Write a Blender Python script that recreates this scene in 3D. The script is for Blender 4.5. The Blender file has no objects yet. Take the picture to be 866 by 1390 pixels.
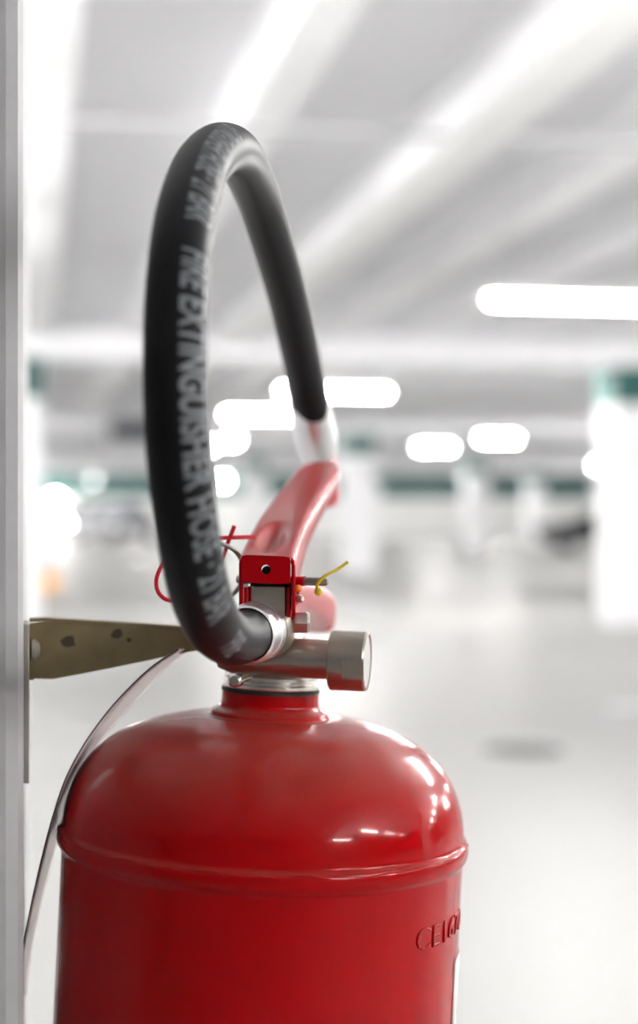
import bpy, bmesh, math, random
from mathutils import Vector, Matrix
random.seed(7)
S = bpy.context.scene
COL = S.collection
PI = math.pi

# ------------------------------------------------------------------ camera
FPX = 2250.0                      # focal length in pixels of the 866 x 1390 frame
YAW = math.radians(9.8)           # camera turned right of the garage's long axis
CAMZ = 1.10
cam_d = bpy.data.cameras.new('camera')
cam_d.sensor_fit = 'HORIZONTAL'
cam_d.sensor_width = 24.0
cam_d.lens = 24.0 * FPX / 866.0
cam_d.clip_start = 0.02
cam_d.clip_end = 300
cam_d.dof.use_dof = True
cam_d.dof.focus_distance = 0.612
cam_d.dof.aperture_fstop = 5.9
cam = bpy.data.objects.new('camera', cam_d)
COL.objects.link(cam)
cam.location = (0, 0, CAMZ)
cam.rotation_euler = (PI / 2, 0, -YAW)
S.camera = cam

# ------------------------------------------------------------------ world, exposure
W = bpy.data.worlds.new('world'); S.world = W
W.use_nodes = True
W.node_tree.nodes['Background'].inputs[0].default_value = (0.9, 0.95, 1.0, 1)
W.node_tree.nodes['Background'].inputs[1].default_value = 0.3
S.view_settings.view_transform = 'Standard'
S.view_settings.look = 'None'
S.view_settings.gamma = 1.0
S.view_settings.use_curve_mapping = False
S.view_settings.exposure = 2.24
S.cycles.use_denoising = True
S.cycles.max_bounces = 10
S.cycles.diffuse_bounces = 6
S.cycles.sample_clamp_indirect = 6.0
TUBE = 80.0                       # strength of the fluorescent tubes

CA, SA = math.cos(YAW), math.sin(YAW)
def P(px, py, d):
    """point of the place seen at a pixel of the photograph, d metres along the view axis"""
    xc = (px - 433.0) / FPX * d
    return Vector((xc * CA + d * SA, -xc * SA + d * CA, CAMZ + (695.0 - py) / FPX * d))
def CD(x, y, z):                  # direction given as right, away, up of the camera
    return Vector((x * CA + y * SA, -x * SA + y * CA, z))
RIGHT, AWAY, UP = CD(1, 0, 0), CD(0, 1, 0), Vector((0, 0, 1))

# ------------------------------------------------------------------ materials
def mat(name, color, rough=0.5, metal=0.0, coat=0.0, noise=None, bump=None, emit=None, ior=1.5, spec=None):
    m = bpy.data.materials.new(name); m.use_nodes = True
    nt = m.node_tree; b = nt.nodes['Principled BSDF']
    b.inputs['Base Color'].default_value = (*color, 1)
    b.inputs['Roughness'].default_value = rough
    b.inputs['Metallic'].default_value = metal
    b.inputs['Coat Weight'].default_value = coat
    b.inputs['Coat Roughness'].default_value = 0.05
    b.inputs['IOR'].default_value = ior
    if spec is not None: b.inputs['Specular IOR Level'].default_value = spec
    if emit:
        b.inputs['Emission Color'].default_value = (*emit[0], 1)
        b.inputs['Emission Strength'].default_value = emit[1]
    tc = None
    if noise or bump:
        tc = nt.nodes.new('ShaderNodeTexCoord')
    if noise:
        scale, amt, col2 = noise
        n = nt.nodes.new('ShaderNodeTexNoise'); n.inputs['Scale'].default_value = scale
        n.inputs['Detail'].default_value = 6
        nt.links.new(tc.outputs['Object'], n.inputs['Vector'])
        r = nt.nodes.new('ShaderNodeMapRange')
        r.inputs[1].default_value = 0.35; r.inputs[2].default_value = 0.7
        r.inputs[3].default_value = 0.0; r.inputs[4].default_value = amt
        nt.links.new(n.outputs['Fac'], r.inputs[0])
        mx = nt.nodes.new('ShaderNodeMix'); mx.data_type = 'RGBA'
        mx.inputs[6].default_value = (*color, 1); mx.inputs[7].default_value = (*col2, 1)
        nt.links.new(r.outputs[0], mx.inputs[0])
        nt.links.new(mx.outputs[2], b.inputs['Base Color'])
    if bump:
        scale, strength, dist = bump
        n2 = nt.nodes.new('ShaderNodeTexNoise'); n2.inputs['Scale'].default_value = scale
        n2.inputs['Detail'].default_value = 4
        nt.links.new(tc.outputs['Object'], n2.inputs['Vector'])
        bp = nt.nodes.new('ShaderNodeBump'); bp.inputs['Strength'].default_value = strength
        bp.inputs['Distance'].default_value = dist
        nt.links.new(n2.outputs['Fac'], bp.inputs['Height'])
        nt.links.new(bp.outputs[0], b.inputs['Normal'])
    return m

M = {}
M['floor'] = mat('epoxy_floor', (0.265, 0.264, 0.257), 0.42, noise=(0.7, 0.3, (0.235, 0.23, 0.218)), spec=0.22, bump=(3.0, 0.05, 0.02))
M['slab'] = mat('ceiling_concrete', (0.84, 0.84, 0.87), 0.9, noise=(1.2, 0.4, (0.78, 0.78, 0.81)))
M['beam'] = mat('white_beam_paint', (0.95, 0.95, 0.97), 0.8)
M['girder'] = mat('girder_concrete', (0.86, 0.86, 0.88), 0.85, noise=(2.0, 0.5, (0.78, 0.78, 0.80)))
M['wall'] = mat('white_wall_paint', (0.86, 0.86, 0.85), 0.8, noise=(1.0, 0.4, (0.78, 0.77, 0.75)))
M['dark_near_wall'] = mat('darkened_unseen_wall', (0.16, 0.155, 0.15), 0.9, noise=(1.5, 0.5, (0.11, 0.11, 0.105)))  # for the out-of-view near wall, coloured dark to dim reflections on the tank
M['column'] = mat('white_column_paint', (0.83, 0.83, 0.85), 0.6, noise=(3.0, 0.3, (0.74, 0.74, 0.75)))
M['grey_column'] = mat('grey_column_paint', (0.50, 0.50, 0.51), 0.65, noise=(9.0, 0.5, (0.41, 0.41, 0.42)), bump=(160, 0.15, 0.001))
M['teal'] = mat('teal_band_paint', (0.001, 0.085, 0.072), 0.5)
M['conduit'] = mat('grey_conduit', (0.55, 0.55, 0.56), 0.5)
M['trunk'] = mat('white_trunking', (0.98, 0.98, 0.98), 0.7)
M['housing'] = mat('lamp_housing', (0.85, 0.85, 0.85), 0.4)
M['tube'] = mat('lit_tube', (1, 1, 1), 0.5, emit=((1.0, 0.985, 0.96), TUBE))
M['lamp_glass'] = mat('lit_globe', (1, 1, 1), 0.5, emit=((1.0, 0.98, 0.94), 40.0))
M['dim_glass'] = mat('dim_globe', (1, 1, 1), 0.5, emit=((1.0, 0.99, 0.97), 1.6))
M['headlight'] = mat('lit_headlight', (1, 1, 1), 0.3, emit=((1.0, 0.99, 0.97), 45.0))
M['dark_fan'] = mat('dark_fan_metal', (0.03, 0.035, 0.05), 0.5)
M['iron'] = mat('cast_iron', (0.10, 0.10, 0.10), 0.6)
M['orange'] = mat('orange_plastic', (0.90, 0.42, 0.05), 0.5)
M['black_plastic'] = mat('black_plastic', (0.012, 0.012, 0.013), 0.45)
M['car_black'] = mat('black_car_paint', (0.006, 0.006, 0.008), 0.3, coat=0.3, spec=0.3)
M['car_grey'] = mat('grey_car_paint', (0.22, 0.22, 0.24), 0.3, metal=0.3, coat=1)
M['car_white'] = mat('white_car_paint', (0.8, 0.8, 0.8), 0.3, coat=1)
M['car_glass'] = mat('car_glass', (0.02, 0.025, 0.03), 0.05)
M['tyre'] = mat('tyre_rubber', (0.02, 0.02, 0.02), 0.8)
M['rim'] = mat('wheel_rim', (0.10, 0.10, 0.11), 0.4, metal=0.6)
M['tail'] = mat('tail_lamp', (0.5, 0.01, 0.02), 0.2)
M['line'] = mat('bay_line_paint', (0.62, 0.66, 0.74), 0.4)

# glossy red paint with dust lying on its upward faces
def red_paint(name, base, dust_amt, rough):
    m = mat(name, base, rough, coat=0.08, spec=0.16)
    nt = m.node_tree; b = nt.nodes['Principled BSDF']
    tc = nt.nodes.new('ShaderNodeTexCoord')
    geo = nt.nodes.new('ShaderNodeNewGeometry')
    sep = nt.nodes.new('ShaderNodeSeparateXYZ'); nt.links.new(geo.outputs['Normal'], sep.inputs[0])
    mr = nt.nodes.new('ShaderNodeMapRange'); mr.interpolation_type = 'SMOOTHSTEP'
    mr.inputs[1].default_value = 0.2; mr.inputs[2].default_value = 1.05
    nt.links.new(sep.outputs['Z'], mr.inputs[0])
    n = nt.nodes.new('ShaderNodeTexNoise'); n.inputs['Scale'].default_value = 22; n.inputs['Detail'].default_value = 3
    nt.links.new(tc.outputs['Object'], n.inputs['Vector'])
    n3 = nt.nodes.new('ShaderNodeTexNoise'); n3.inputs['Scale'].default_value = 900; n3.inputs['Detail'].default_value = 2
    nt.links.new(tc.outputs['Object'], n3.inputs['Vector'])
    mul0 = nt.nodes.new('ShaderNodeMath'); mul0.operation = 'MULTIPLY'
    fine = nt.nodes.new('ShaderNodeMath'); fine.operation = 'MULTIPLY_ADD'; fine.inputs[1].default_value = 0.25; fine.inputs[2].default_value = 0.45
    nt.links.new(n3.outputs['Fac'], fine.inputs[0])
    nt.links.new(n.outputs['Fac'], mul0.inputs[0]); nt.links.new(fine.outputs[0], mul0.inputs[1])
    mul = nt.nodes.new('ShaderNodeMath'); mul.operation = 'MULTIPLY'
    nt.links.new(mr.outputs[0], mul.inputs[0]); nt.links.new(mul0.outputs[0], mul.inputs[1])
    mul2 = nt.nodes.new('ShaderNodeMath'); mul2.operation = 'MULTIPLY'; mul2.use_clamp = True
    nt.links.new(mul.outputs[0], mul2.inputs[0]); mul2.inputs[1].default_value = dust_amt
    mx = nt.nodes.new('ShaderNodeMix'); mx.data_type = 'RGBA'
    mx.inputs[6].default_value = (*base, 1); mx.inputs[7].default_value = (0.26, 0.13, 0.095, 1)
    nt.links.new(mul2.outputs[0], mx.inputs[0]); nt.links.new(mx.outputs[2], b.inputs['Base Color'])
    ra = nt.nodes.new('ShaderNodeMath'); ra.operation = 'MULTIPLY_ADD'
    nt.links.new(mul2.outputs[0], ra.inputs[0]); ra.inputs[1].default_value = 0.28; ra.inputs[2].default_value = rough
    nt.links.new(ra.outputs[0], b.inputs['Roughness'])
    cw = nt.nodes.new('ShaderNodeMath'); cw.operation = 'MULTIPLY_ADD'
    nt.links.new(mul2.outputs[0], cw.inputs[0]); cw.inputs[1].default_value = -0.15; cw.inputs[2].default_value = 0.10
    cw.use_clamp = True
    nt.links.new(cw.outputs[0], b.inputs['Coat Weight'])
    # very slight orange peel of the paint
    n2 = nt.nodes.new('ShaderNodeTexNoise'); n2.inputs['Scale'].default_value = 160
    nt.links.new(tc.outputs['Object'], n2.inputs['Vector'])
    bp = nt.nodes.new('ShaderNodeBump'); bp.inputs['Strength'].default_value = 0.015; bp.inputs['Distance'].default_value = 0.0006
    nt.links.new(n2.outputs['Fac'], bp.inputs['Height']); nt.links.new(bp.outputs[0], b.inputs['Normal'])
    return m
M['red'] = red_paint('red_enamel', (0.39, 0.0002, 0.002), 1.0, 0.13)
M['red_lever'] = red_paint('red_lever_paint', (0.42, 0.0005, 0.004), 0.5, 0.25)
M['red_plastic'] = mat('red_plastic', (0.60, 0.005, 0.02), 0.35)
M['nickel'] = mat('nickel_plated_brass', (0.50, 0.46, 0.40), 0.34, metal=1, noise=(60, 0.5, (0.40, 0.36, 0.31)), bump=(500, 0.12, 0.0004))
M['nickel_bright'] = mat('bright_nickel', (0.72, 0.70, 0.66), 0.25, metal=1)
M['steel'] = mat('dull_steel', (0.35, 0.33, 0.31), 0.35, metal=1)
M['ferrule'] = mat('aluminium_ferrule', (0.86, 0.86, 0.87), 0.36, metal=1, noise=(120, 0.3, (0.68, 0.68, 0.69)))
M['dial'] = mat('gauge_dial', (0.80, 0.80, 0.76), 0.3, coat=1)
M['yellow'] = mat('yellow_seal_plastic', (0.66, 0.47, 0.01), 0.45)
M['amber'] = mat('amber_plastic', (0.85, 0.22, 0.01), 0.4)
M['gasket'] = mat('black_gasket', (0.015, 0.015, 0.015), 0.6)
M['label'] = mat('printed_label', (0.78, 0.78, 0.76), 0.35)
M['print'] = mat('hose_print', (0.17, 0.185, 0.20), 0.55)
M['card'] = mat('laminated_card', (0.80, 0.78, 0.78), 0.25, noise=(30, 0.25, (0.68, 0.66, 0.66)))
M['card_edge'] = mat('card_edge_strip', (0.06, 0.055, 0.05), 0.4)
M['zinc'] = mat('zinc_plate', (0.44, 0.42, 0.38), 0.4, metal=0.9)

# rubber hose: matt black with a very fine wound rib
m = mat('hose_rubber', (0.006, 0.006, 0.007), 0.45, spec=0.17); M['hose'] = m
nt = m.node_tree; uv = nt.nodes.new('ShaderNodeUVMap'); wv = nt.nodes.new('ShaderNodeTexWave')
wv.wave_type = 'BANDS'; wv.bands_direction = 'X'; wv.inputs['Scale'].default_value = 260; wv.inputs['Distortion'].default_value = 0
bp = nt.nodes.new('ShaderNodeBump'); bp.inputs['Strength'].default_value = 0.22; bp.inputs['Distance'].default_value = 0.0004
nt.links.new(uv.outputs[0], wv.inputs['Vector']); nt.links.new(wv.outputs['Fac'], bp.inputs['Height'])
nt.links.new(bp.outputs[0], nt.nodes['Principled BSDF'].inputs['Normal'])

# yellow-passivated bracket steel with dark worn spots
m = mat('passivated_steel', (0.26, 0.205, 0.105), 0.45, metal=0.45, noise=(70, 0.7, (0.17, 0.125, 0.06)), bump=(300, 0.15, 0.0004))
M['bracket'] = m
# ------------------------------------------------------------------ mesh helpers
def obj(name, verts, faces, material, parent=None, smooth=True, angle=35, origin=None, mods=()):
    """verts in world metres; parent: an object whose own rotation and scale are identity"""
    if parent is not None:
        o0 = Vector(parent['_w'])
    elif origin is not None:
        o0 = Vector(origin)
    else:
        xs = [v[0] for v in verts]; ys = [v[1] for v in verts]; zs = [v[2] for v in verts]
        o0 = Vector(((min(xs) + max(xs)) / 2, (min(ys) + max(ys)) / 2, min(zs)))
    me = bpy.data.meshes.new(name)
    me.from_pydata([Vector(v) - o0 for v in verts], [], faces)
    bm = bmesh.new(); bm.from_mesh(me); bmesh.ops.recalc_face_normals(bm, faces=bm.faces); bm.to_mesh(me); bm.free()
    me.materials.append(material)
    if smooth:
        me.polygons.foreach_set('use_smooth', [True] * len(me.polygons))
        try: me.set_sharp_from_angle(angle=math.radians(angle))
        except Exception: pass
    o = bpy.data.objects.new(name, me); COL.objects.link(o)
    o['_w'] = tuple(o0)
    if parent is not None: o.parent = parent
    else: o.location = o0
    for kind, val in mods:
        if kind == 'bevel':
            b = o.modifiers.new('bevel', 'BEVEL'); b.width = val; b.segments = 2; b.limit_method = 'ANGLE'
        elif kind == 'solid':
            b = o.modifiers.new('solid', 'SOLIDIFY'); b.thickness = val; b.offset = 0
        elif kind == 'sub':
            b = o.modifiers.new('sub', 'SUBSURF'); b.levels = val; b.render_levels = val
    return o
def thing(name, loc, label, cat, group=None, kind=None):
    o = bpy.data.objects.new(name, None); COL.objects.link(o)
    o.empty_display_size = 0.05
    o.location = loc; o['_w'] = tuple(loc)
    return tag(o, label, cat, group, kind)
def tag(o, label, cat, group=None, kind=None):
    o['label'] = label; o['category'] = cat
    if group: o['group'] = group
    if kind: o['kind'] = kind
    return o
class MB:
    def __init__(s): s.v = []; s.f = []
    def add(s, vs, fs):
        k = len(s.v); s.v += [Vector(v) for v in vs]; s.f += [tuple(i + k for i in f) for f in fs]; return s
    def box(s, lo, hi):
        x0, y0, z0 = lo; x1, y1, z1 = hi
        return s.add([(x0, y0, z0), (x1, y0, z0), (x1, y1, z0), (x0, y1, z0), (x0, y0, z1), (x1, y0, z1), (x1, y1, z1), (x0, y1, z1)],
                     [(0, 3, 2, 1), (4, 5, 6, 7), (0, 1, 5, 4), (1, 2, 6, 5), (2, 3, 7, 6), (3, 0, 4, 7)])
    def obox(s, c, ax, ay, az, hx, hy, hz):     # oriented box
        vs = [Vector(c) + ax * (sx * hx) + ay * (sy * hy) + az * (sz * hz) for sz in (-1, 1) for sx, sy in ((-1, -1), (1, -1), (1, 1), (-1, 1))]
        return s.add(vs, [(0, 3, 2, 1), (4, 5, 6, 7), (0, 1, 5, 4), (1, 2, 6, 5), (2, 3, 7, 6), (3, 0, 4, 7)])
    def lathe(s, p0, axis, prof, seg=48, cap=True, clampf=None):
        """prof: (distance along axis, radius)"""
        a = axis.normalized(); t = UP if abs(a.z) < 0.9 else RIGHT
        u = t.cross(a).normalized(); w = a.cross(u)
        vs = []
        for i, (h, r) in enumerate(prof):
            for k in range(seg):
                an = 2 * PI * k / seg
                off = (u * math.cos(an) + w * math.sin(an)) * r
                if clampf: off = clampf(i, off)
                vs.append(Vector(p0) + a * h + off)
        fs = [(i * seg + k, i * seg + (k + 1) % seg, (i + 1) * seg + (k + 1) % seg, (i + 1) * seg + k) for i in range(len(prof) - 1) for k in range(seg)]
        if cap:
            fs.append(tuple(range(seg))); n = (len(prof) - 1) * seg; fs.append(tuple(n + k for k in range(seg)))
        return s.add(vs, fs)
    def cyl(s, p0, p1, r, seg=24, r1=None):
        d = Vector(p1) - Vector(p0)
        return s.lathe(p0, d, [(0, r), (d.length, r if r1 is None else r1)], seg)
    def sphere(s, c, r, seg=16, rings=10, sc=(1, 1, 1)):
        prof = [(-r * math.cos(PI * i / rings), max(1e-5, r * math.sin(PI * i / rings))) for i in range(rings + 1)]
        return s.lathe(c, UP, prof, seg)
    def tube(s, path, r, seg=20, cap=True):
        fr = frames(path); vs = []
        for i, (p, t, n, b) in enumerate(fr):
            rr = r(i / (len(fr) - 1)) if callable(r) else r
            for k in range(seg):
                an = 2 * PI * k / seg
                vs.append(p + (n * math.cos(an) + b * math.sin(an)) * rr)
        fs = [(i * seg + k, i * seg + (k + 1) % seg, (i + 1) * seg + (k + 1) % seg, (i + 1) * seg + k) for i in range(len(fr) - 1) for k in range(seg)]
        if cap:
            fs.append(tuple(range(seg))); n0 = (len(fr) - 1) * seg; fs.append(tuple(n0 + k for k in range(seg)))
        return s.add(vs, fs)
    def prism(s, pts, off):                     # polygon swept along a vector
        n = len(pts); off = Vector(off)
        vs = [Vector(p) for p in pts] + [Vector(p) + off for p in pts]
        return s.add(vs, [tuple(range(n)), tuple(range(2 * n - 1, n - 1, -1))] + [(i, (i + 1) % n, n + (i + 1) % n, n + i) for i in range(n)])
    def build(s, name, material, parent=None, **kw): return obj(name, s.v, s.f, material, parent, **kw)
def spline(pts, n):
    """Catmull-Rom through the points, then resampled to n even steps"""
    pts = [Vector(p) for p in pts]
    q = [pts[0] * 2 - pts[1]] + pts + [pts[-1] * 2 - pts[-2]]
    out = []
    for i in range(1, len(q) - 2):
        for k in range(24):
            t = k / 24
            a, b, c, d = q[i - 1], q[i], q[i + 1], q[i + 2]
            out.append(0.5 * ((2 * b) + (c - a) * t + (2 * a - 5 * b + 4 * c - d) * t * t + (3 * b - a - 3 * c + d) * t ** 3))
    out.append(pts[-1])
    return resample(out, n)
def resample(pts, n):
    L = [0]
    for a, b in zip(pts, pts[1:]): L.append(L[-1] + (b - a).length)
    res, j = [], 0
    for i in range(n):
        s = L[-1] * i / (n - 1)
        while j < len(L) - 2 and L[j + 1] < s: j += 1
        t = (s - L[j]) / max(1e-12, L[j + 1] - L[j])
        res.append(pts[j].lerp(pts[j + 1], min(1, t)))
    return res
def smooth_path(p, it):
    for _ in range(it):
        p = [p[0]] + [(p[i - 1] + p[i] * 2 + p[i + 1]) / 4 for i in range(1, len(p) - 1)] + [p[-1]]
    return p
def frames(path, n0=None):
    res = []; N = len(path); n = n0
    for i, p in enumerate(path):
        t = (path[min(i + 1, N - 1)] - path[max(i - 1, 0)]).normalized()
        if n is None: n = RIGHT if abs(t.dot(RIGHT)) < 0.8 else UP
        n = (n - t * n.dot(t)).normalized()
        res.append((p, t, n, t.cross(n)))
    return res
def text_mesh(body, size, offset=0.0):
    """flat lettering as triangles, starting at x = 0, baseline y = 0"""
    cu = bpy.data.curves.new('t', 'FONT'); cu.body = body; cu.size = size; cu.offset = offset; cu.resolution_u = 4
    to = bpy.data.objects.new('t', cu); COL.objects.link(to)
    dg = bpy.context.evaluated_depsgraph_get(); dg.update()
    me = bpy.data.meshes.new_from_object(to.evaluated_get(dg))
    bm = bmesh.new(); bm.from_mesh(me); bmesh.ops.triangulate(bm, faces=bm.faces)
    bmesh.ops.remove_doubles(bm, verts=bm.verts, dist=size * 1e-4)
    bpy.data.objects.remove(to); bpy.data.curves.remove(cu); bpy.data.meshes.remove(me)
    return bm
def slice_bm(bm, axis, step):
    co = [v.co[axis] for v in bm.verts]; lo, hi = min(co), max(co)
    k = math.ceil(lo / step)
    while k * step < hi:
        c = Vector((0, 0, 0)); c[axis] = k * step; no = Vector((0, 0, 0)); no[axis] = 1
        bmesh.ops.bisect_plane(bm, geom=bm.verts[:] + bm.edges[:] + bm.faces[:], plane_co=c, plane_no=no)
        k += 1

# ================================================================== THE GARAGE
X0, X1, Y0, Y1, ZC = -13.0, 25.0, -5.0, 72.0, 2.93
ZR = CAMZ + 1.60      # underside of the ribs
ZG = CAMZ + 1.40      # underside of the girders
o = MB().box((X0, Y0, -0.2), (X1, Y1, 0)).build('floor', M['floor'], smooth=False); tag(o, 'pale grey glossy epoxy garage floor', 'floor', kind='structure')
o = MB().box((X0, Y0, ZC), (X1, Y1, ZC + 0.25)).build('ceiling', M['slab'], smooth=False); tag(o, 'light grey concrete ceiling slab above the ribs', 'ceiling', kind='structure')
def wall(name, lo, hi, label, m=None):
    o = MB().box(lo, hi).build(name, m or M['wall'], smooth=False); tag(o, label, 'wall', kind='structure'); return o
wl = wall('wall_left', (X0 - 0.2, Y0, 0), (X0, Y1, ZC), 'white garage side wall beside the far lane')
wr = wall('wall_right', (X1, Y0, 0), (X1 + 0.2, Y1, ZC), 'white garage side wall beyond the columns')
wb = wall('wall_back', (X0, Y1, 0), (X1, Y1 + 0.2, ZC), 'white far end wall with a teal painted stripe')
wn = wall('wall_near', (X0, Y0 - 0.2, 0), (X1, Y0, ZC), 'unseen near end wall of the garage, made dark to dim reflections on the tank', M['dark_near_wall'])
BZ0, BZ1 = CAMZ + 1.04, CAMZ + 1.40
MB().box((X0, Y1 - 0.012, CAMZ + 0.66), (X1, Y1, CAMZ + 1.64)).build('painted_stripe', M['teal'], wb, smooth=False)
# ribs of the precast ceiling, along the lane
rib_me = None
xr = 0.06 - 0.88 * 14
while xr < X1 - 0.2:
    if xr > X0 + 0.2:
        vs = [(xr - 0.09, Y0, ZR), (xr + 0.09, Y0, ZR), (xr + 0.12, Y0, ZC), (xr - 0.12, Y0, ZC)]
        if rib_me is None:
            r0 = MB().prism(vs, (0, Y1 - Y0, 0)).build('ceiling_beam', M['beam'], smooth=False, origin=(xr, (Y0 + Y1) / 2, ZR))
            rib_me = r0.data; o = r0
        else:
            o = bpy.data.objects.new('ceiling_beam', rib_me); COL.objects.link(o); o.location = (xr, (Y0 + Y1) / 2, ZR)
        tag(o, 'long white ceiling rib running down the garage', 'beam', 'ceiling ribs', 'structure')
    xr += 0.88
ROWS = (1.15, 15.5, 29.5, 43.5, 57.5)
for y in ROWS:
    o = MB().box((X0, y - 0.22, ZG), (X1, y + 0.22, ZC)).build('cross_girder', M['girder'], smooth=False)
    tag(o, 'grey concrete girder crossing the ceiling above a row of columns', 'girder', 'cross girders', 'structure')
def column(x0, x1, y0, y1, label, m=None, group='garage columns'):
    c = MB().box((x0, y0, 0), (x1, y1, ZG)).build('column', m or M['column'], smooth=False, mods=(('bevel', 0.006),))
    tag(c, label, 'column', group, 'structure')
    e = 0.004
    MB().box((x0 - e, y0 - e, BZ0), (x1 + e, y1 + e, BZ1)).build('painted_band', M['teal'], c, smooth=False)
    return c
for j, y in enumerate(ROWS):
    for k in range(-2, 5):
        x0 = -0.47 + 6.0 * k
        if j == 0 and k == 0: continue
        column(x0, x0 + 0.55, y - 0.27, y + 0.27, 'white garage column with a teal band near its top')
# the column that carries the extinguisher
column(-0.62, -0.0035, 0.605, 1.2, 'grey painted column carrying the fire extinguisher bracket', M['grey_column'], None)

# fluorescent fixtures -------------------------------------------------
tube_cache = {}
HANG = 0.17                        # the open fixtures hang this far below the ribs
def fixture(c, length, label, group, drop=HANG):
    z = ZR - 0.10 - drop
    t = thing('ceiling_light', (c[0], c[1], z), label, 'lamp', group)
    key = (length, drop)
    if key not in tube_cache:
        h = length / 2
        hw = 0.012 if drop > HANG else 0.035          # added side bay lights stay narrow so light reaches the ceiling
        mb = MB().prism([(c[0] - h, c[1] - hw, z + 0.05), (c[0] - h, c[1] + hw, z + 0.05), (c[0] - h, c[1] + hw * 0.7, z + 0.1), (c[0] - h, c[1] - hw * 0.7, z + 0.1)], (length, 0, 0))
        parts = [mb.build('housing', M['housing'], t, smooth=False)]
        if drop == HANG:           # the fixtures down the lane have wide reflectors
            for e in (-1, 1):
                ya, yb2 = c[1] + e * 0.034, c[1] + e * 0.12
                parts.append(MB().prism([(c[0] - h, ya, z + 0.05), (c[0] - h, yb2, z + 0.028), (c[0] - h, yb2, z + 0.032), (c[0] - h, ya, z + 0.054)], (length, 0, 0)).build('reflector_wing', M['housing'], t, smooth=False))
        parts.append(MB().cyl((c[0] - h + 0.03, c[1], z + 0.02), (c[0] + h - 0.03, c[1], z + 0.02), 0.019, 16).build('tube', M['tube'], t))
        for e in (-1, 1):
            xe = c[0] + e * (h - 0.015)
            parts.append(MB().box((xe - 0.015, c[1] - 0.022, z - 0.004), (xe + 0.015, c[1] + 0.022, z + 0.05)).build('end_cap', M['housing'], t, smooth=False))
            if drop > 0.01:
                xe = c[0] + e * h * 0.7
                parts.append(MB().cyl((xe, c[1], z + 0.099), (xe, c[1], ZC), 0.005, 8).build('hanger_rod', M['conduit'], t))
        tube_cache[key] = parts
    else:
        for p in tube_cache[key]:
            q = p.copy(); COL.objects.link(q); q.parent = t
def lamp_px(px, py, length, label, far=False):
    d = (1.52 - HANG) * FPX / (695 - py)
    p = P(px, py, d)
    fixture((p.x, p.y), length, label, 'short far tube lights' if far else 'fluorescent tube lights')
lamp_px(786, 410, 1.25, 'long fluorescent tube light hanging between the white cable trunking and a banded column')
lamp_px(454, 532, 1.25, 'fluorescent tube light glowing just behind the upper ferrule of the hose')
lamp_px(366, 563, 1.25, 'fluorescent tube light glowing inside the black hose loop')
lamp_px(676, 595, 0.72, 'short distant tube light, the one nearer the black car', True)
lamp_px(590, 607, 0.72, 'short distant tube light, the one nearer the red lever', True)
for (x, y) in ((3.3, -3.6), (2.5, 3.0), (4.7, 3.0), (6.9, 3.0), (3.4, -1.6), (5.6, -1.6), (9, -1.6), (9.1, 3.0), (13, 3.0), (8.0, 6.8), (11, 8.5), (9.6, 12.5), (14.5, 13),
               (-1.7, 3.4), (-3.9, 3.4), (-1.5, 6.0), (-1.5, 8.6), (-3.0, 11.2), (-3.9, 6.0), (-5.4, 11.2), (-6.5, 9), (-3.2, 21), (-3.2, 25.5), (-6.5, 21), (10.6, 21.5), (12.5, 25.5), (17, 22),
               (-3.4, 34), (-3.4, 39), (16, 35), (18.5, 39.5), (-3.6, 48), (-3.6, 53), (20.5, 48), (22, 53), (-3.8, 63), (-3.8, 68)):
    fixture((x, y), 1.25, 'added tube light out of view on long rods, brightening the garage', 'added side bay lights', 0.42)  # added outside the view as fill for ceiling, floor and tank
for y in ROWS[1:]:                # tubes added out of sight behind each girder to brighten the background
    for k in range(11):
        fixture((-5.0 + 2.64 * k, y + 0.30 + 0.06 * (y - 15) / 14 + 0.12), 1.25, 'added tube light hidden behind a cross girder, brightening the background', 'added lights behind girders', 0.0)
for k in range(11):               # a second hidden row, added to wash the end wall with light
    fixture((-3.7 + 2.64 * k, 60.3), 1.25, 'added tube light hidden behind a cross girder, brightening the background', 'added lights behind girders', 0.0)
# small round lamps far away
def round_lamp(px, py, d, r, label, group, glow='lamp_glass'):
    p = P(px, py, d)
    t = thing('round_lamp', p, label, 'lamp', group)
    MB().lathe(p + Vector((0, 0.05, 0)), Vector((0, 1, 0)), [(0, r * 1.15), (0.06, r * 1.15)], 20).build('lamp_base', M['housing'], t)
    MB().lathe(p + Vector((0, 0.05, 0)), Vector((0, -1, 0)), [(0, r), (r * 0.35, r * 0.9), (r * 0.6, r * 0.55), (r * 0.68, r * 0.1)], 20).build('globe', M[glow], t)
YW = Y1 - 0.13
def wall_lamp(px, py, r, label, glow='lamp_glass'):
    a = YAW + math.atan((px - 433) / FPX); d = YW / math.cos(a) * math.cos(a - YAW)
    round_lamp(px, py, d, r, label, 'round wall lamps', glow)
wall_lamp(127, 652, 0.12, 'dim round lamp on the end wall above the dark grey car', 'dim_glass')
wall_lamp(303, 653, 0.13, 'small bright round lamp on the end wall seen inside the hose loop')
wall_lamp(75, 682, 0.28, 'large bright round lamp on the end wall above the white car')
def hung_lamp(px, py, label):
    d = 1.56 * FPX / (695 - py); p = P(px, py, d)
    t = thing('round_ceiling_lamp', (p.x, p.y, ZR - 0.12), label, 'lamp', 'round ceiling lamps')
    q = Vector((p.x, p.y, ZR))
    MB().lathe(q, -UP, [(0, 0.14), (0.05, 0.14)], 20).build('lamp_base', M['housing'], t)
    MB().lathe(q - UP * 0.05, -UP, [(0, 0.13), (0.03, 0.12), (0.06, 0.06), (0.07, 0.01)], 20).build('globe', M['lamp_glass'], t)
hung_lamp(315, 596, 'small round ceiling lamp wholly inside the hose loop')
hung_lamp(285, 603, 'small round ceiling lamp half hidden by the printed hose')
hung_lamp(812, 630, 'small round ceiling lamp beside the shaft of a white banded column')

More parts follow.
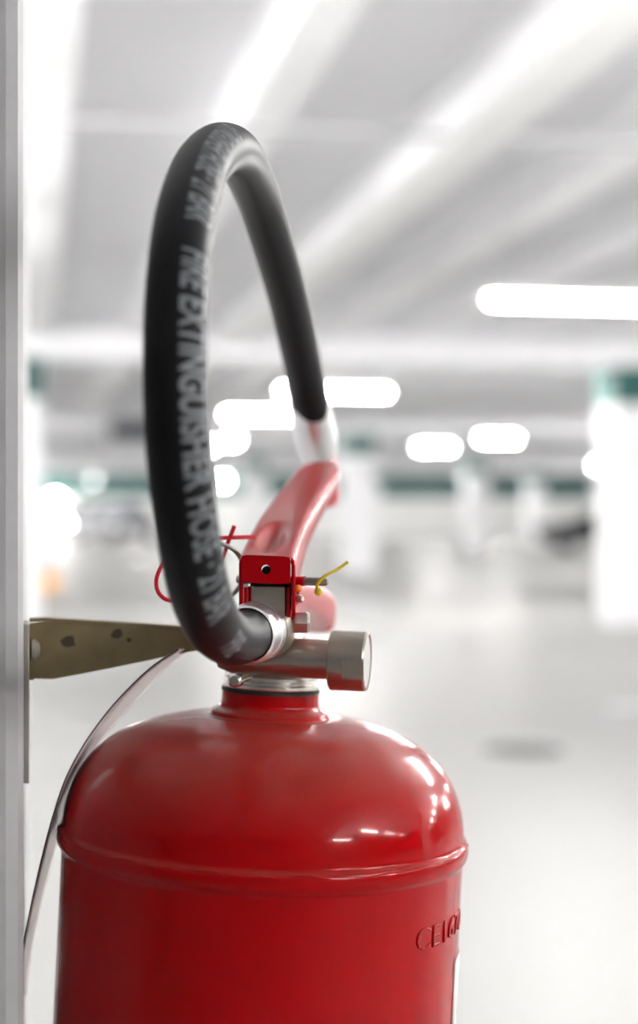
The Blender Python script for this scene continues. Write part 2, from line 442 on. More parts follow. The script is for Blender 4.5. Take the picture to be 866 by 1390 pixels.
# white cable trunking fixed along one rib
xt = 0.06 + 0.88 * 2
t = thing('trim_1', (xt, Y1 / 2, ZR - 0.03), 'straight white cable trunking fixed along the underside of a ceiling rib', 'trunking', None, 'structure')
yy = 1.4
segs = [1.40] + [y for y in ROWS[1:]] + [Y1]
for ya, yb_ in zip(segs, segs[1:]):
    MB().box((xt - 0.105, ya + 0.24, ZR - 0.065), (xt + 0.105, yb_ - 0.24, ZR - 0.032)).build('trunking_length', M['trunk'], t, smooth=False, mods=(('bevel', 0.004),))
    yy = ya + 1.2
    while yy < yb_ - 0.5:
        MB().box((xt - 0.04, yy - 0.02, ZR - 0.034), (xt + 0.04, yy + 0.02, ZR)).build('bracket', M['housing'], t, smooth=False)
        yy += 3.1
# conduits crossing under the ribs, with hangers
def conduit(y, r, label):
    zc = ZR - r
    t = thing('conduit', ((X0 + X1) / 2, y, zc - r), label, 'pipe')
    MB().cyl((X0, y, zc), (X1, y, zc), r, 14).build('pipe', M['conduit'], t)
    for k in range(-4, 12):
        x = 0.06 + 0.88 * 2 * k
        if X0 < x < X1 and k != 1: MB().box((x - 0.012, y - 0.03, zc - r - 0.002), (x + 0.012, y + 0.03, ZR)).build('clamp', M['conduit'], t, smooth=False)
conduit(6.8, 0.014, 'thin grey conduit crossing under the ribs before the first columns')
conduit(23.0, 0.015, 'grey conduit crossing under the ribs between two column rows')
# jet fan of the ventilation
p = P(186, 583, 27.5)
t = thing('jet_fan', (p.x, p.y, p.z - 0.15), 'dark cylindrical ventilation fan hung beneath the ceiling ribs', 'fan')
MB().lathe((p.x - 0.45, p.y, p.z), Vector((1, 0, 0)), [(0, 0.13), (0.02, 0.15), (0.88, 0.15), (0.9, 0.13)], 24).build('duct', M['dark_fan'], t)
for dx in (-0.25, 0.25): MB().box((p.x + dx - 0.015, p.y - 0.03, p.z + 0.13), (p.x + dx + 0.015, p.y + 0.03, ZR)).build('hanger', M['conduit'], t, smooth=False)
# floor drain
p = P(711, 1018, CAMZ * FPX / 323)
t = thing('floor_drain', (p.x, p.y, 0), 'dark iron drain grate set in the pale floor', 'drain')
MB().lathe((p.x, p.y, 0.0), UP, [(0, 0.19), (0.004, 0.19), (0.006, 0.175)], 32).build('drain_frame', M['iron'], t)
for k in range(-5, 6):
    hw = math.sqrt(0.165 ** 2 - (k * 0.028) ** 2)
    MB().box((p.x - hw, p.y + k * 0.028 - 0.008, 0.006), (p.x + hw, p.y + k * 0.028 + 0.008, 0.012)).build('grate_bar', M['iron'], t, smooth=False)
# orange wheel stop
p = P(52, 798, CAMZ * FPX / 105)
t = thing('wheel_stop', (p.x, p.y, 0), 'small orange wheel stop on the floor near the grey column', 'wheel stop')
MB().prism([(p.x - 0.28, p.y - 0.09, 0), (p.x - 0.28, p.y + 0.09, 0), (p.x - 0.28, p.y + 0.05, 0.2), (p.x - 0.28, p.y - 0.05, 0.2)], (0.56, 0, 0)).build('block', M['orange'], t, smooth=False, mods=(('bevel', 0.01),))
for sx in (-0.13, 0.13): MB().box((p.x + sx - 0.02, p.y - 0.045, 0.19), (p.x + sx + 0.02, p.y + 0.045, 0.206)).build('bolt_cap', M['black_plastic'], t, smooth=False)
# bay lines
for (x, y, lx, ly) in ((4.6, 8.9, 1.4, 0.06), (4.4, 8.0, 1.2, 0.06), (3.9, 21, 0.06, 2.4)):
    o = MB().box((x - lx, y - ly, 0), (x + lx, y + ly, 0.0015)).build('bay_line', M['line'], smooth=False)
    tag(o, 'pale painted bay line on the garage floor', 'floor marking', 'bay lines', 'structure')

# cars --------------------------------------------------------------------
def car(loc, yaw, paint, label, lights=False):
    t = thing('parked_car', loc, label, 'car')
    L = Vector(loc); R = Matrix.Rotation(yaw, 3, 'Z')
    def W_(v): return L + R @ Vector(v)
    # body stations along x (front = +x): x, half width, sill z, shoulder z
    st = [(2.15, 0.62, 0.38, 0.62), (2.05, 0.78, 0.28, 0.72), (1.6, 0.87, 0.24, 0.84), (0.9, 0.89, 0.22, 0.93), (0, 0.90, 0.22, 0.96), (-1.0, 0.90, 0.22, 0.98), (-1.7, 0.87, 0.26, 0.98), (-2.05, 0.80, 0.30, 0.93), (-2.15, 0.70, 0.40, 0.80)]
    vs, fs = [], []
    for (x, w, z0, z1) in st:
        mid = (z0 + z1) / 2
        ring = [(x, -w * 0.9, z0), (x, -w, mid - 0.08), (x, -w * 0.99, mid + 0.12), (x, -w * 0.90, z1), (x, 0, z1 + 0.03), (x, w * 0.90, z1), (x, w * 0.99, mid + 0.12), (x, w, mid - 0.08), (x, w * 0.9, z0)]
        vs += [W_(v) for v in ring]
    n = 9
    for i in range(len(st) - 1):
        for k in range(n): fs.append((i * n + k, i * n + (k + 1) % n, (i + 1) * n + (k + 1) % n, (i + 1) * n + k))
    fs.append(tuple(range(n))); fs.append(tuple((len(st) - 1) * n + k for k in range(n)))
    body = MB().add(vs, fs).build('body', paint, t, mods=(('sub', 1),))
    g = [(1.0, 0.74, 0.92), (0.3, 0.62, 1.36), (-0.3, 0.61, 1.44), (-1.0, 0.60, 1.40), (-1.75, 0.72, 0.95)]
    vs = []
    for (x, w, z) in g: vs += [W_((x, -w, z)), W_((x, w, z))]
    for (x, w, z) in ((0.75, 0.78, 0.90), (-1.5, 0.78, 0.90)): vs += [W_((x, -w, z)), W_((x, w, z))]
    fs = [(0, 1, 3, 2), (2, 3, 5, 4), (4, 5, 7, 6), (6, 7, 9, 8), (0, 2, 4, 6, 8, 12, 10), (1, 11, 13, 9, 7, 5, 3)]
    MB().add(vs, fs).build('window_glass', M['car_glass'], t, smooth=False)
    vs = [W_(v) for v in ((0.34, -0.63, 1.37), (0.34, 0.63, 1.37), (-0.3, 0.62, 1.455), (-0.3, -0.62, 1.455), (-1.04, 0.61, 1.41), (-1.04, -0.61, 1.41))]
    MB().add(vs, [(0, 1, 2, 3), (3, 2, 4, 5)]).build('roof', paint, t, mods=(('solid', 0.03),))
    for (x, s) in ((1.35, 1), (1.35, -1), (-1.3, 1), (-1.3, -1)):
        c = W_((x, s * 0.80, 0.31)); ax = R @ Vector((0, s, 0))
        wh = MB().lathe(c - ax * 0.09, ax, [(0, 0.25), (0.02, 0.31), (0.17, 0.31), (0.19, 0.26)], 28).build('wheel', M['tyre'], t)
        MB().lathe(c + ax * 0.10, ax, [(0, 0.20), (0.008, 0.19), (0.012, 0.05), (0.02, 0.03)], 20).build('rim', M['rim'], wh)
    for s in (1, -1):
        c = W_((2.06, s * 0.58, 0.66)); ax = (R @ Vector((1, s * 0.25, 0))).normalized()
        MB().lathe(c - ax * 0.03, ax, [(0, 0.12), (0.06, 0.11), (0.09, 0.06)], 18).build('headlight', M['headlight'] if lights else M['rim'], t)
        c = W_((-2.1, s * 0.6, 0.80)); MB().obox(c, R @ Vector((1, 0, 0)), R @ Vector((0, 1, 0)), UP, 0.04, 0.13, 0.07).build('tail_light', M['tail'], t, smooth=False)
    MB().obox(W_((2.17, 0, 0.45)), R @ Vector((1, 0, 0)), R @ Vector((0, 1, 0)), UP, 0.01, 0.26, 0.055).build('number_plate', M['housing'], t, smooth=False)
def floor_px(px, d):
    p = P(px, 695, d); return (p.x, p.y, 0)
car(floor_px(835, 45), math.radians(165), M['car_black'], 'black car parked behind the banded column')
car(floor_px(156, 60), math.radians(-120), M['car_grey'], 'dark grey car parked at the far end of the lane')
car(floor_px(110, 67), math.radians(-125), M['car_white'], 'white car with its headlights on beside the dark grey car', True)

# ================================================================== FIRE EXTINGUISHER
D0 = 0.669
MM = D0 / FPX                     # one photograph pixel at the tank axis, in metres
top = P(367, 940, D0); bot = P(350, 1290, D0)
AX = (top - bot).normalized()     # the tank leans a little
def tank(y): return top - AX * ((y - 940) * MM)
foot = tank(2130)
EX = thing('fire_extinguisher', foot, 'red fire extinguisher hanging on the grey column with a looped black hose', 'fire extinguisher')
prof = [(66, 937), (66, 948), (66.5, 954), (69, 959), (75, 962.5), (79.5, 965), (81, 969), (84, 971), (96, 971.5), (126, 976), (156, 983), (184, 993), (207, 1005), (226, 1020), (243, 1038), (256, 1059), (265, 1082), (269.5, 1103), (271, 1120),
        (272.5, 1124), (276, 1128.5), (277.5, 1134), (277.5, 1141), (276, 1147), (272.5, 1152), (271, 1156), (270.5, 1170)]
# smooth the dome between the control points
pv = [Vector((a, b, 0)) for a, b in prof]
dense = spline(pv, 140)
prof = [((v.y - 940) * MM, v.x * MM) for v in dense]
prof += [((yy - 940) * MM, 270.5 * MM) for yy in (1250, 1400, 1700, 2040)]
prof += [((2085 - 940) * MM, 262 * MM), ((2110 - 940) * MM, 235 * MM)]
SHELL = MB().lathe(top, -AX, prof, 128).build('cylinder', M['red'], EX, angle=60)
# black foot ring
MB().lathe(tank(2060), -AX, [(0, 274 * MM), (0.018, 275 * MM), (0.0205, 262 * MM), (0.0205, 235 * MM)], 96).build('foot_ring', M['black_plastic'], EX)
# wavy seam of the weld: a thin bead on the ring
RB = 277.6 * MM
u0 = (-AWAY - AX * (-AWAY).dot(AX)).normalized(); w0 = AX.cross(u0)    # u0 to camera, w0 to the right
if w0.dot(RIGHT) < 0: w0 = -w0
bead = []
for k in range(241):
    a = 2 * PI * k / 240
    rr = RB - 0.0003 + 0.0003 * math.sin(a * 37) * math.sin(a * 11 + 1)
    bead.append(tank(1129.5 + 1.6 * math.sin(a * 23) * math.sin(a * 7)) + (u0 * math.cos(a) + w0 * math.sin(a)) * (rr - 0.0006))
MB().tube(bead, 0.0007, 8, cap=False).build('weld_bead', M['red'], SHELL)
# stamped lettering on the shoulder of the cylinder
def on_shell(a, y, out=0.0):
    return tank(y) + (u0 * math.cos(a) + w0 * math.sin(a)) * (270.5 * MM + out)
bm = text_mesh('CE1670', 0.0165, 0.0)
slice_bm(bm, 0, 0.0025)
a0 = math.radians(47.5)
vs = []; bm.verts.ensure_lookup_table(); bm.verts.index_update()
wtxt = max(v.co.x for v in bm.verts)
sc = (math.radians(33) * 270.5 * MM) / wtxt
for v in bm.verts: vs.append(on_shell(a0 + v.co.x * sc / (270.5 * MM), 1235 - v.co.y / MM * 0.72, 0.0002))
fs = [tuple(v.index for v in f.verts) for f in bm.faces]; bm.free()
o = obj('stamped_lettering', vs, fs, M['red'], SHELL, smooth=True)
sm = o.modifiers.new('solid', 'SOLIDIFY'); sm.thickness = 0.0006; sm.offset = 0
# instruction label on the side of the tank
def patch(a_lo, a_hi, y_lo, y_hi, out, na=28, nb=6, slope=0):
    vs, fs = [], []
    for i in range(nb + 1):
        for j in range(na + 1):
            a = a_lo + (a_hi - a_lo) * j / na
            vs.append(on_shell(a, y_lo + (y_hi - y_lo) * i / nb, out))
    for i in range(nb):
        for j in range(na):
            k = i * (na + 1) + j; fs.append((k, k + 1, k + na + 2, k + na + 1))
    return vs, fs
vs, fs = patch(math.radians(74), math.radians(215), 1272, 1900, 0.0003)
obj('instruction_label', vs, fs, M['label'], EX, mods=(('solid', 0.0004),))

# neck gasket and threaded base ring
MB().lathe(tank(938), AX, [(0, 66.5 * MM), (4 * MM, 66.5 * MM)], 64).build('gasket', M['gasket'], EX)
pr = [(0, 63), (3, 65), (7, 65), (9, 60), (12, 60), (14, 63), (18, 63), (22, 58)]
VALVE = MB().lathe(tank(934), AX, [(a * MM, b * MM) for a, b in pr], 64).build('valve_collar', M['nickel_bright'], EX)
vc = tank(890)
# valve stem (vertical casting)
MB().lathe(tank(916), AX, [(0, 54 * MM), (10 * MM, 50 * MM), (22 * MM, 44 * MM), (52 * MM, 40 * MM), (66 * MM, 34 * MM), (84 * MM, 30 * MM)], 40).build('valve_stem', M['nickel'], EX)
# horizontal body and gauge
gax = (RIGHT * math.cos(math.radians(10)) - AWAY * math.sin(math.radians(10)) - UP * 0.03).normalized()
g0 = P(372, 892, 0.655)
k = 0.655 / FPX
MB().lathe(g0 - gax * 80 * k, gax, [(0, 6 * k), (4 * k, 18 * k), (20 * k, 24 * k), (40 * k, 26.5 * k), (60 * k, 28 * k), (150 * k, 26.5 * k), (162 * k, 26.5 * k)], 40).build('valve_body', M['nickel'], EX)
gs = g0 + gax * 78 * k
nf = (-AWAY - gax * (-AWAY).dot(gax)).normalized(); nf2 = (nf * 0.98 - UP * 0.2).normalized()
def flat(i, off):
    if i >= 3:
        for n_ in (nf2, -nf2):
            dd = off.dot(n_)
            if dd > 38.0 * k: off = off - n_ * (dd - 38.0 * k)
    return off
r = 40.5 * k
gp = [(0, r * 0.93), (2 * k, r), (22 * k, r), (22.2 * k, r), (48 * k, r), (50.5 * k, r * 0.96), (51 * k, r * 0.88), (48 * k, r * 0.86)]
GAUGE = MB().lathe(gs, gax, gp, 64, clampf=flat).build('gauge_housing', M['nickel'], EX, angle=25)
MB().lathe(gs + gax * 48.5 * k, gax, [(0, r * 0.85), (1.0 * k, r * 0.84)], 40).build('gauge_dial', M['dial'], GAUGE)
# small notch mark punched in the flat
c = gs + gax * 30 * k + nf2 * 38.2 * k + UP * 12 * k
MB().obox(c, (UP * 0.95 + gax * 0.3).normalized(), gax, nf2, 9 * k, 1.0 * k, 0.3 * k).build('notch_mark', M['nickel_bright'], GAUGE, smooth=False)
# bleed screw on the left of the collar
c = P(321, 923, 0.632); ax = (-AWAY * 0.95 - RIGHT * 0.3).normalized()
MB().lathe(c, ax, [(-0.014, 0.0016), (-0.001, 0.0016), (-0.001, 0.0028), (0.002, 0.0028), (0.0028, 0.0018)], 18).build('bleed_screw', M['nickel_bright'], EX)

# hose ----------------------------------------------------------------
HR = 0.0095
hp = [(352, 855, .638), (336, 861, .610), (321, 867, .588), (301, 861, .556), (281, 832, .525), (265, 780, .503), (253, 710, .488), (244, 640, .481), (239, 560, .478), (238, 480, .480), (240, 400, .487),
      (246, 330, .500), (257, 272, .520), (274, 226, .550), (298, 203, .590), (322, 210, .638), (342, 248, .685), (361, 300, .722), (390, 400, .775), (411, 495, .818), (421, 548, .838), (432, 612, .860)]
path = smooth_path(spline([P(*q) for q in hp], 260), 12)
HOSE = None
def hose_tube(path, r, seg):
    fr = frames(path); mb = MB(); mb.tube(path, r, seg)
    return mb
HOSE = hose_tube(path, HR, 40).build('hose', M['hose'], EX, angle=50)
uvl = HOSE.data.uv_layers.new(name='UVMap')
Ltot = sum((b - a).length for a, b in zip(path, path[1:]))
for poly in HOSE.data.polygons:
    for li, vi in zip(poly.loop_indices, poly.vertices):
        uvl.data[li].uv = ((vi // 40) / 259 * Ltot, (vi % 40) / 40)
# printed lettering on the hose
Lc = [0]
for a, b in zip(path, path[1:]): Lc.append(Lc[-1] + (b - a).length)
tang = [(path[min(i + 1, 259)] - path[max(i - 1, 0)]).normalized() for i in range(260)]
campos = Vector((0, 0, CAMZ))
def at(s):
    lo, hi = 0, 259
    s = max(0, min(Ltot, s))
    while hi - lo > 1:
        mid = (lo + hi) // 2
        if Lc[mid] <= s: lo = mid
        else: hi = mid
    t = (s - Lc[lo]) / (Lc[hi] - Lc[lo])
    return path[lo].lerp(path[hi], t), tang[lo].lerp(tang[hi], t).normalized()
def s_of(py):                      # arc length where the front run of the hose is at a picture height
    best = None
    for i in range(160):
        p = path[i] + nrm[i] * HR; d = p.dot(AWAY); y = 695 - (p.z - CAMZ) / d * FPX
        if p.dot(RIGHT) / d * FPX < -85 and (best is None or abs(y - py) < best[0]): best = (abs(y - py), Lc[i])
    return best[1]
# a fixed lettering line on the hose: starts on the side facing up the column axis, carried along without twist
i0 = 110
n_ref = (campos - path[i0]); n_ref = (n_ref - tang[i0] * n_ref.dot(tang[i0])).normalized()
rot = Matrix.Rotation(math.radians(-24), 3, tang[i0])
cand = rot @ n_ref
if cand.dot(RIGHT) < n_ref.dot(RIGHT): cand = Matrix.Rotation(math.radians(24), 3, tang[i0]) @ n_ref
nrm = [None] * 260; nrm[i0] = cand
for i in range(i0 + 1, 260): v = nrm[i - 1]; nrm[i] = (v - tang[i] * v.dot(tang[i])).normalized()
for i in range(i0 - 1, -1, -1): v = nrm[i + 1]; nrm[i] = (v - tang[i] * v.dot(tang[i])).normalized()
def nrm_at(s):
    f = max(0, min(258.999, s / Ltot * 259)); i = int(f); return nrm[i].lerp(nrm[i + 1], f - i).normalized()
def hose_text(body, s_end, s_start, capo, m, name):
    """reads down the hose: s_start (upper end, larger arc) to s_end (lower end, smaller arc)"""
    bm = text_mesh(body, 0.0118, 0.00028)
    slice_bm(bm, 1, 0.0009); slice_bm(bm, 0, 0.003)
    xs = [v.co.x for v in bm.verts]; ys = [v.co.y for v in bm.verts]
    x0, x1, y1 = min(xs), max(xs), max(ys)
    bm.verts.index_update(); vs = []
    for v in bm.verts:
        s = s_start + (s_end - s_start) * (v.co.x - x0) / (x1 - x0)
        p, t = at(s); n = nrm_at(s); b = t.cross(n).normalized()
        if b.dot(RIGHT) < 0 and s < Lc[150]: pass
        a = (v.co.y / y1 - 0.5) * capo
        vs.append(p + (n * math.cos(a) + BS * b * math.sin(a)) * (HR + 0.00012))
    fs = [tuple(v.index for v in f.verts) for f in bm.faces]; bm.free()
    return obj(name, vs, fs, m, HOSE, smooth=False)
BS = 1 if tang[i0].cross(nrm[i0]).dot(RIGHT) > 0 else -1
CAPA = math.radians(56)
sF, sB = s_of(338), s_of(837)
span = sF - sB
hose_text('FIRE EXTINGUISHER HOSE \u00b7 21 BAR', sB, sF, CAPA, M['print'], 'hose_lettering')
gap = span * 0.10
hose_text('EXTINGUISHER HOSE \u00b7 21 BAR', sF + gap, sF + gap + span * 0.84, CAPA, M['print'], 'hose_lettering')
hose_text('FIRE', sB - span * 0.17 - span * 0.13, sB - span * 0.17, CAPA, M['print'], 'hose_lettering')

# ferrule and boss at the valve outlet
fa, fb = P(351, 855.5, .634), P(325, 865.5, .594)
fd = (fb - fa).normalized()
MB().lathe(fa - fd * 0.012, fd, [(0, 0.0125), (0.010, 0.0125), (0.012, 0.0118), (0.016, 0.0118)], 40).build('outlet_boss', M['nickel'], EX)
def hexish(i, off):               # crimp marks: slightly flattened sides
    return off
mbf = MB(); mbf.lathe(fa, fd, [(0, 0.0108), (0.001, 0.0115), (0.012, 0.0115), (0.013, 0.0111), (0.024, 0.0111), (0.026, 0.0107), (0.027, 0.0100), (0.024, 0.0097)], 10 * 4, cap=False)
mbf.build('ferrule', M['ferrule'], EX, angle=20)
# ferrule and red nozzle at the lever end
ea, eb = P(419.5, 545, .8385), P(432.5, 617, .8605); ed = (eb - ea).normalized()
q = (eb - ea).length
MB().lathe(ea, ed, [(0, 0.0096), (0.0006, 0.0101), (q * 0.5, 0.0107), (q * 0.75, 0.0108), (q * 0.93, 0.0101), (q, 0.0090)], 40, cap=False).build('ferrule', M['ferrule'], EX)
MB().lathe(eb - ed * 0.004, ed, [(0, 0.0075), (0.006, 0.0078), (0.012, 0.0082), (0.026, 0.0078), (0.034, 0.0068), (0.036, 0.0055), (0.030, 0.0050)], 32).build('nozzle', M['red_plastic'], EX)

# lever ---------------------------------------------------------------
LW = 0.0107
lv = [(362.5, 757, .624), (368, 738, .650), (382.5, 706, .700), (397, 683, .742), (415, 657, .785), (434, 633, .825), (441, 626, .838)]
lp = spline([P(*q) for q in lv], 56)
lp = smooth_path(lp, 3)
lat = CD(math.cos(math.radians(7)), -math.sin(math.radians(7)), -0.035).normalized()
vs, fs = [], []
NL = len(lp); cnt = None
for i, p in enumerate(lp):
    t = (lp[min(i + 1, NL - 1)] - lp[max(0, i - 1)]).normalized()
    n = lat.cross(t).normalized()
    if n.z < 0: n = -n
    s = i / (NL - 1)
    fl = 0.0215 - 0.0035 * min(1, s / 0.10) - 0.0055 * min(1, max(0, (s - 0.10) / 0.25)) - 0.004 * max(0, s - 0.35) / 0.65
    w = LW * (1.0 if s < 0.9 else math.sqrt(max(0.12, 1 - ((s - 0.9) / 0.1) ** 2 * 0.75)))
    down = -(n * min(1, s * 3) + UP * (1 - min(1, s * 3))).normalized()
    sec = [p - lat * w + down * fl, p - lat * w + down * (fl * 0.5), p - lat * w + down * 0.0028]
    for kk in range(1, 4):
        a = kk / 4 * PI / 2
        sec.append(p - lat * (w - 0.0022 + 0.0022 * math.cos(a)) + down * (0.0022 - 0.0022 * math.sin(a) + 0.0002))
    for kk in range(13):
        x = -1 + 2 * kk / 12
        q = p + lat * (w - 0.0022) * x
        ex = (x + 0.08) / 0.70; ey = (s - 0.185) / 0.15
        e = ex * ex + ey * ey
        if e < 1: q = q - n * 0.0042 * (1 - e) ** 0.8 * (1 if e < 0.5 else 1)
        sec.append(q)
    for kk in range(3, 0, -1):
        a = kk / 4 * PI / 2
        sec.append(p + lat * (w - 0.0022 + 0.0022 * math.cos(a)) + down * (0.0022 - 0.0022 * math.sin(a) + 0.0002))
    sec += [p + lat * w + down * 0.0028, p + lat * w + down * (fl * 0.5), p + lat * w + down * fl]
    cnt = len(sec); vs += sec
for i in range(NL - 1):
    for kk in range(cnt - 1): fs.append((i * cnt + kk, i * cnt + kk + 1, (i + 1) * cnt + kk + 1, (i + 1) * cnt + kk))
LEVER = obj('squeeze_lever', vs, fs, M['red_lever'], EX, angle=50)
sm = LEVER.modifiers.new('solid', 'SOLIDIFY'); sm.thickness = 0.0014; sm.offset = -1
# folded front lip of the lever, with its round hole
lc = P(361.5, 773, .622)
fwd = lat.cross(UP).normalized()
if fwd.dot(AWAY) > 0: fwd = -fwd
upv = (UP - fwd * 0.06).normalized()
hw, hh, hr = LW * 0.86, 0.0052, 0.00185
vs, fs = [], []; N = 40
for ring in range(2):
    for kk in range(N):
        a = 2 * PI * kk / N; c_, s_ = math.cos(a), math.sin(a)
        if ring == 0: q = lc + (lat * c_ + upv * s_) * hr
        else:
            f = min(hw / max(1e-6, abs(c_)), hh / max(1e-6, abs(s_))); q = lc + (lat * c_ + upv * s_) * f
        vs.append(q + fwd * 0.0006)
for kk in range(N): fs.append((kk, (kk + 1) % N, N + (kk + 1) % N, N + kk))
o = obj('front_lip', vs, fs, M['red_lever'], LEVER, mods=(('solid', 0.0014),), smooth=False)
# rounded fold between lip and top plate
mbx = MB()
# lower carrying handle
hv = [(372, 806, .640), (385, 806, .670), (405, 812, .72), (422, 824, .765), (431, 836, .795), (434, 844, .806)]
hpth = spline([P(*q) for q in hv], 36)
vs, fs = [], []
for i, p in enumerate(hpth):
    s = i / 35
    t = (hpth[min(i + 1, 35)] - hpth[max(0, i - 1)]).normalized(); n = lat.cross(t).normalized()
    if n.z < 0: n = -n
    w = 0.0098 * (1 if s < 0.85 else math.sqrt(max(0.1, 1 - ((s - 0.85) / 0.15) ** 2 * 0.8)))
    hgt = 0.006 + 0.004 * s
    if s > 0.85: hgt *= math.sqrt(max(0.15, 1 - ((s - 0.85) / 0.15) ** 2 * 0.8))
    sec = []
    for kk in range(24):
        a = 2 * PI * kk / 24
        cx = math.copysign(abs(math.cos(a)) ** 0.55, math.cos(a)); sy = math.copysign(abs(math.sin(a)) ** 0.55, math.sin(a))
        sec.append(p + lat * w * cx + n * hgt * sy)
    vs += sec
for i in range(35):
    for kk in range(24): fs.append((i * 24 + kk, i * 24 + (kk + 1) % 24, (i + 1) * 24 + (kk + 1) % 24, (i + 1) * 24 + kk))
fs.append(tuple(range(24))); fs.append(tuple(35 * 24 + kk for kk in range(24)))
HANDLE = obj('carrying_handle', vs, fs, M['red_lever'], EX, angle=60)
# front cheeks of the carrying handle, inside the lever
def plate(px0, px1, py0, py1, d, depth, name, m, parent):
    a, b, c_, e = P(px0, py0, d), P(px1, py0, d), P(px1, py1, d), P(px0, py1, d)
    return MB().prism([a, b, c_, e], -fwd * depth).build(name, m, parent, smooth=False, mods=(('bevel', 0.0004),))
plate(331, 336.5, 797, 835, .626, 0.03, 'cheek_plate', M['red_lever'], HANDLE)
plate(389, 394.5, 797, 838, .626, 0.03, 'cheek_plate', M['red_lever'], HANDLE)
# valve head block between the cheeks
plate(340, 387.5, 796, 845, .628, 0.024, 'valve_head', M['nickel'], EX)
plate(343, 385, 789, 797, .630, 0.018, 'plunger', M['gasket'], EX)
MB().lathe(P(362.5, 776, .633), AWAY, [(0, 0.0021), (0.012, 0.0021)], 16).build('hole_backing', M['gasket'], EX)  # dark backing added behind the lip hole so the hole looks black
# hex union right of the outlet
c = P(403, 845, .642)
MB().lathe(c - RIGHT * 0.006, RIGHT, [(0, 0.0045), (0.010, 0.0045), (0.011, 0.0038)], 6).build('hex_union', M['nickel_bright'], EX, smooth=False)
# rivet through the cheeks
ra, rb = P(398, 812, .630), P(411, 813, .627)
MB().lathe(ra - (rb - ra) * 0.5, rb - ra, [(0, 0.0016), ((rb - ra).length * 1.25, 0.0016), ((rb - ra).length * 1.5, 0.0009)], 18).build('rivet', M['ferrule'], EX)
# safety pin through the lever
pa, pb = P(396, 788.5, .634), P(445, 790, .628); pd = (pb - pa).normalized(); pl = (pb - pa).length
PIN = MB().lathe(pa - pd * 0.023, pd, [(0, 0.0016), (0.023 + pl - 0.001, 0.0016), (0.023 + pl, 0.001)], 20).build('safety_pin', M['steel'], EX)
MB().lathe(pa - pd * 0.001, pd, [(0, 0.0019), (0.0065, 0.0019)], 20).build('pin_sleeve', M['red_lever'], PIN)
# pull ring of the pin
rc = P(296, 776, .648); ring = []
for kk in range(49):
    a = 2 * PI * kk / 48
    ring.append(rc + (RIGHT * 0.96 + AWAY * 0.28).normalized() * math.cos(a) * 0.0102 + UP * math.sin(a) * 0.0108)
MB().tube(ring, 0.0009, 10, cap=False).build('pull_ring', M['steel'], PIN)
# red plastic tie looping behind the hose
rp = [(345, 729, .655), (318, 729.5, .650), (293, 731, .648), (258, 738, .642), (230, 754, .638), (216, 775, .636), (212, 792, .636), (217, 807, .637), (231, 815, .640), (258, 812, .646), (284, 793, .652), (302, 757, .652), (310, 735, .650), (318, 714, .648)]
MB().tube(spline([P(*q) for q in rp], 90), 0.00085, 10).build('red_tie', M['red_plastic'], EX)
# yellow tamper seal
yp = [(432, 804, .626), (430, 797, .624), (434, 788, .623), (446, 779, .624), (458, 773, .626), (472, 763, .628)]
SEAL = MB().tube(spline([P(*q) for q in yp], 30), 0.0006, 8).build('tamper_seal', M['yellow'], EX)
MB().sphere(P(432, 803.5, .625), 0.0015).build('seal_bead', M['yellow'], SEAL)
MB().sphere(P(404.5, 799, .626), 0.0015).build('seal_stub', M['amber'], SEAL)

# ================================================================== WALL BRACKET
XW = -0.0035                       # the face of the grey column
yb = 0.668
def fz(py, d=0.66): return CAMZ + (695 - py) / FPX * d
def arm_pt(px, py):                # a point in the plane of the arm (parallel to the picture wall-to-tank direction)
    a = YAW + math.atan((px - 433) / FPX); d_ = yb * math.cos(a - YAW) / math.cos(a)
    return P(px, py, d_)
BR = thing('wall_bracket', (XW + 0.03, yb, fz(1058)), 'yellow-brown steel bracket holding the extinguisher to the grey column', 'bracket')
arm = [(31.5, 847), (62, 843.5), (255, 855), (300, 861), (318, 866), (318, 874), (300, 877), (252, 886), (140, 909), (72, 922), (31.5, 921)]
ARM = MB().prism([arm_pt(*q) for q in arm], (0, 0.0015, 0)).build('bracket_arm', M['bracket'], BR, smooth=False, mods=(('bevel', 0.0003),))
tp = [arm_pt(40, 844.5), arm_pt(62, 843.3), arm_pt(255, 854.8), arm_pt(300, 860.8)]
vs = [p_ + Vector((0, dy, dz)) for p_ in tp for dy, dz in ((0, 0), (0.010, 0), (0.010, 0.0012), (0, 0.0012))]
fs = [(i * 4 + kk, i * 4 + (kk + 1) % 4, (i + 1) * 4 + (kk + 1) % 4, (i + 1) * 4 + kk) for i in range(3) for kk in range(4)] + [(0, 1, 2, 3), (12, 13, 14, 15)]
MB().add(vs, fs).build('arm_flange', M['bracket'], ARM, smooth=False)
PLT = MB().box((XW, yb - 0.010, fz(1057)), (XW + 0.0022, yb + 0.014, fz(845))).build('mounting_plate', M['zinc'], BR, smooth=False, mods=(('bevel', 0.0004),))
MB().box((XW + 0.0022, yb - 0.0045, fz(921)), (XW + 0.0040, yb + 0.006, fz(847))).build('folded_tab', M['bracket'], ARM, smooth=False)
sc_ = Vector((XW + 0.0022, yb - 0.005, fz(880)))
MB().lathe(sc_ + Vector((0.001, 0.001, 0)), Vector((1, 0, 0)), [(0, 0.0042), (0.0012, 0.0042), (0.0030, 0.0024), (0.0033, 0.0005)], 20).build('screw_head', M['zinc'], PLT)
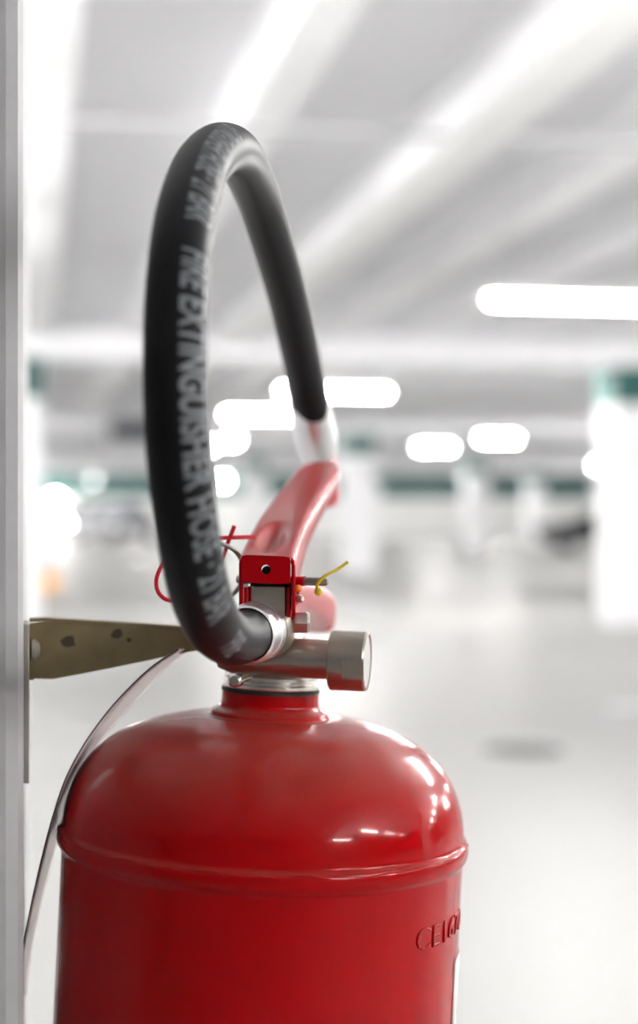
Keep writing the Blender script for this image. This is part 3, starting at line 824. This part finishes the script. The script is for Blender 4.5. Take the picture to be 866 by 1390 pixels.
# dark worn patches on the arm, in its own material
nt = M['bracket'].node_tree; b = nt.nodes['Principled BSDF']
tc = nt.nodes.new('ShaderNodeTexCoord')
nz = nt.nodes.new('ShaderNodeTexNoise'); nz.inputs['Scale'].default_value = 260; nz.inputs['Detail'].default_value = 3
nt.links.new(tc.outputs['Object'], nz.inputs['Vector'])
prev = b.inputs['Base Color'].links[0].from_socket
ow = Vector(BR['_w'])
for (px, py, rad) in ((92, 871, 0.0030), (159, 861, 0.0024), (175, 869, 0.0009)):
    c = arm_pt(px, py) - ow
    vm = nt.nodes.new('ShaderNodeVectorMath'); vm.operation = 'DISTANCE'; vm.inputs[1].default_value = c
    nt.links.new(tc.outputs['Object'], vm.inputs[0])
    ad = nt.nodes.new('ShaderNodeMath'); ad.operation = 'MULTIPLY_ADD'
    nt.links.new(nz.outputs['Fac'], ad.inputs[0]); ad.inputs[1].default_value = rad * 1.3; nt.links.new(vm.outputs['Value'], ad.inputs[2])
    mr = nt.nodes.new('ShaderNodeMapRange'); mr.interpolation_type = 'SMOOTHSTEP'
    mr.inputs[1].default_value = rad * 1.75; mr.inputs[2].default_value = rad * 1.35
    mr.inputs[3].default_value = 0; mr.inputs[4].default_value = 0.85
    nt.links.new(ad.outputs[0], mr.inputs[0])
    mx = nt.nodes.new('ShaderNodeMix'); mx.data_type = 'RGBA'; mx.inputs[7].default_value = (0.045, 0.035, 0.03, 1)
    nt.links.new(mr.outputs[0], mx.inputs[0]); nt.links.new(prev, mx.inputs[6]); prev = mx.outputs[2]
nt.links.new(prev, b.inputs['Base Color'])

# ================================================================== INSPECTION CARD between column and tank
fr_ = [(243, 881), (205, 906), (160, 950), (125, 994), (101, 1033), (84, 1070), (67, 1125), (52, 1185), (39, 1245), (29, 1300), (24, 1350)]
A = spline([P(x, y, .640) for x, y in fr_], 60)
bk_ = [(258, 881), (226, 906), (184, 950), (146, 994), (118, 1033), (99, 1070), (82, 1125), (66, 1185), (52, 1245), (41, 1300), (35, 1350)]
B = spline([P(x, y, .700) for x, y in bk_], 60)
vs, fs = [], []
for a, b_ in zip(A, B):
    for kk in range(7): vs.append(a.lerp(b_, kk / 6))
for i in range(59):
    for kk in range(6): fs.append((i * 7 + kk, i * 7 + kk + 1, (i + 1) * 7 + kk + 1, (i + 1) * 7 + kk))
CT = thing('inspection_card', B[-1], 'curved white plastic card tucked between the column and the tank', 'card')
obj('sheet', vs, fs, M['card'], CT, mods=(('solid', 0.0006),))
MB().tube(A, 0.0003, 8).build('edge_strip', M['card_edge'], CT)

# drop the helper property
for o in bpy.data.objects:
    if '_w' in o: del o['_w']
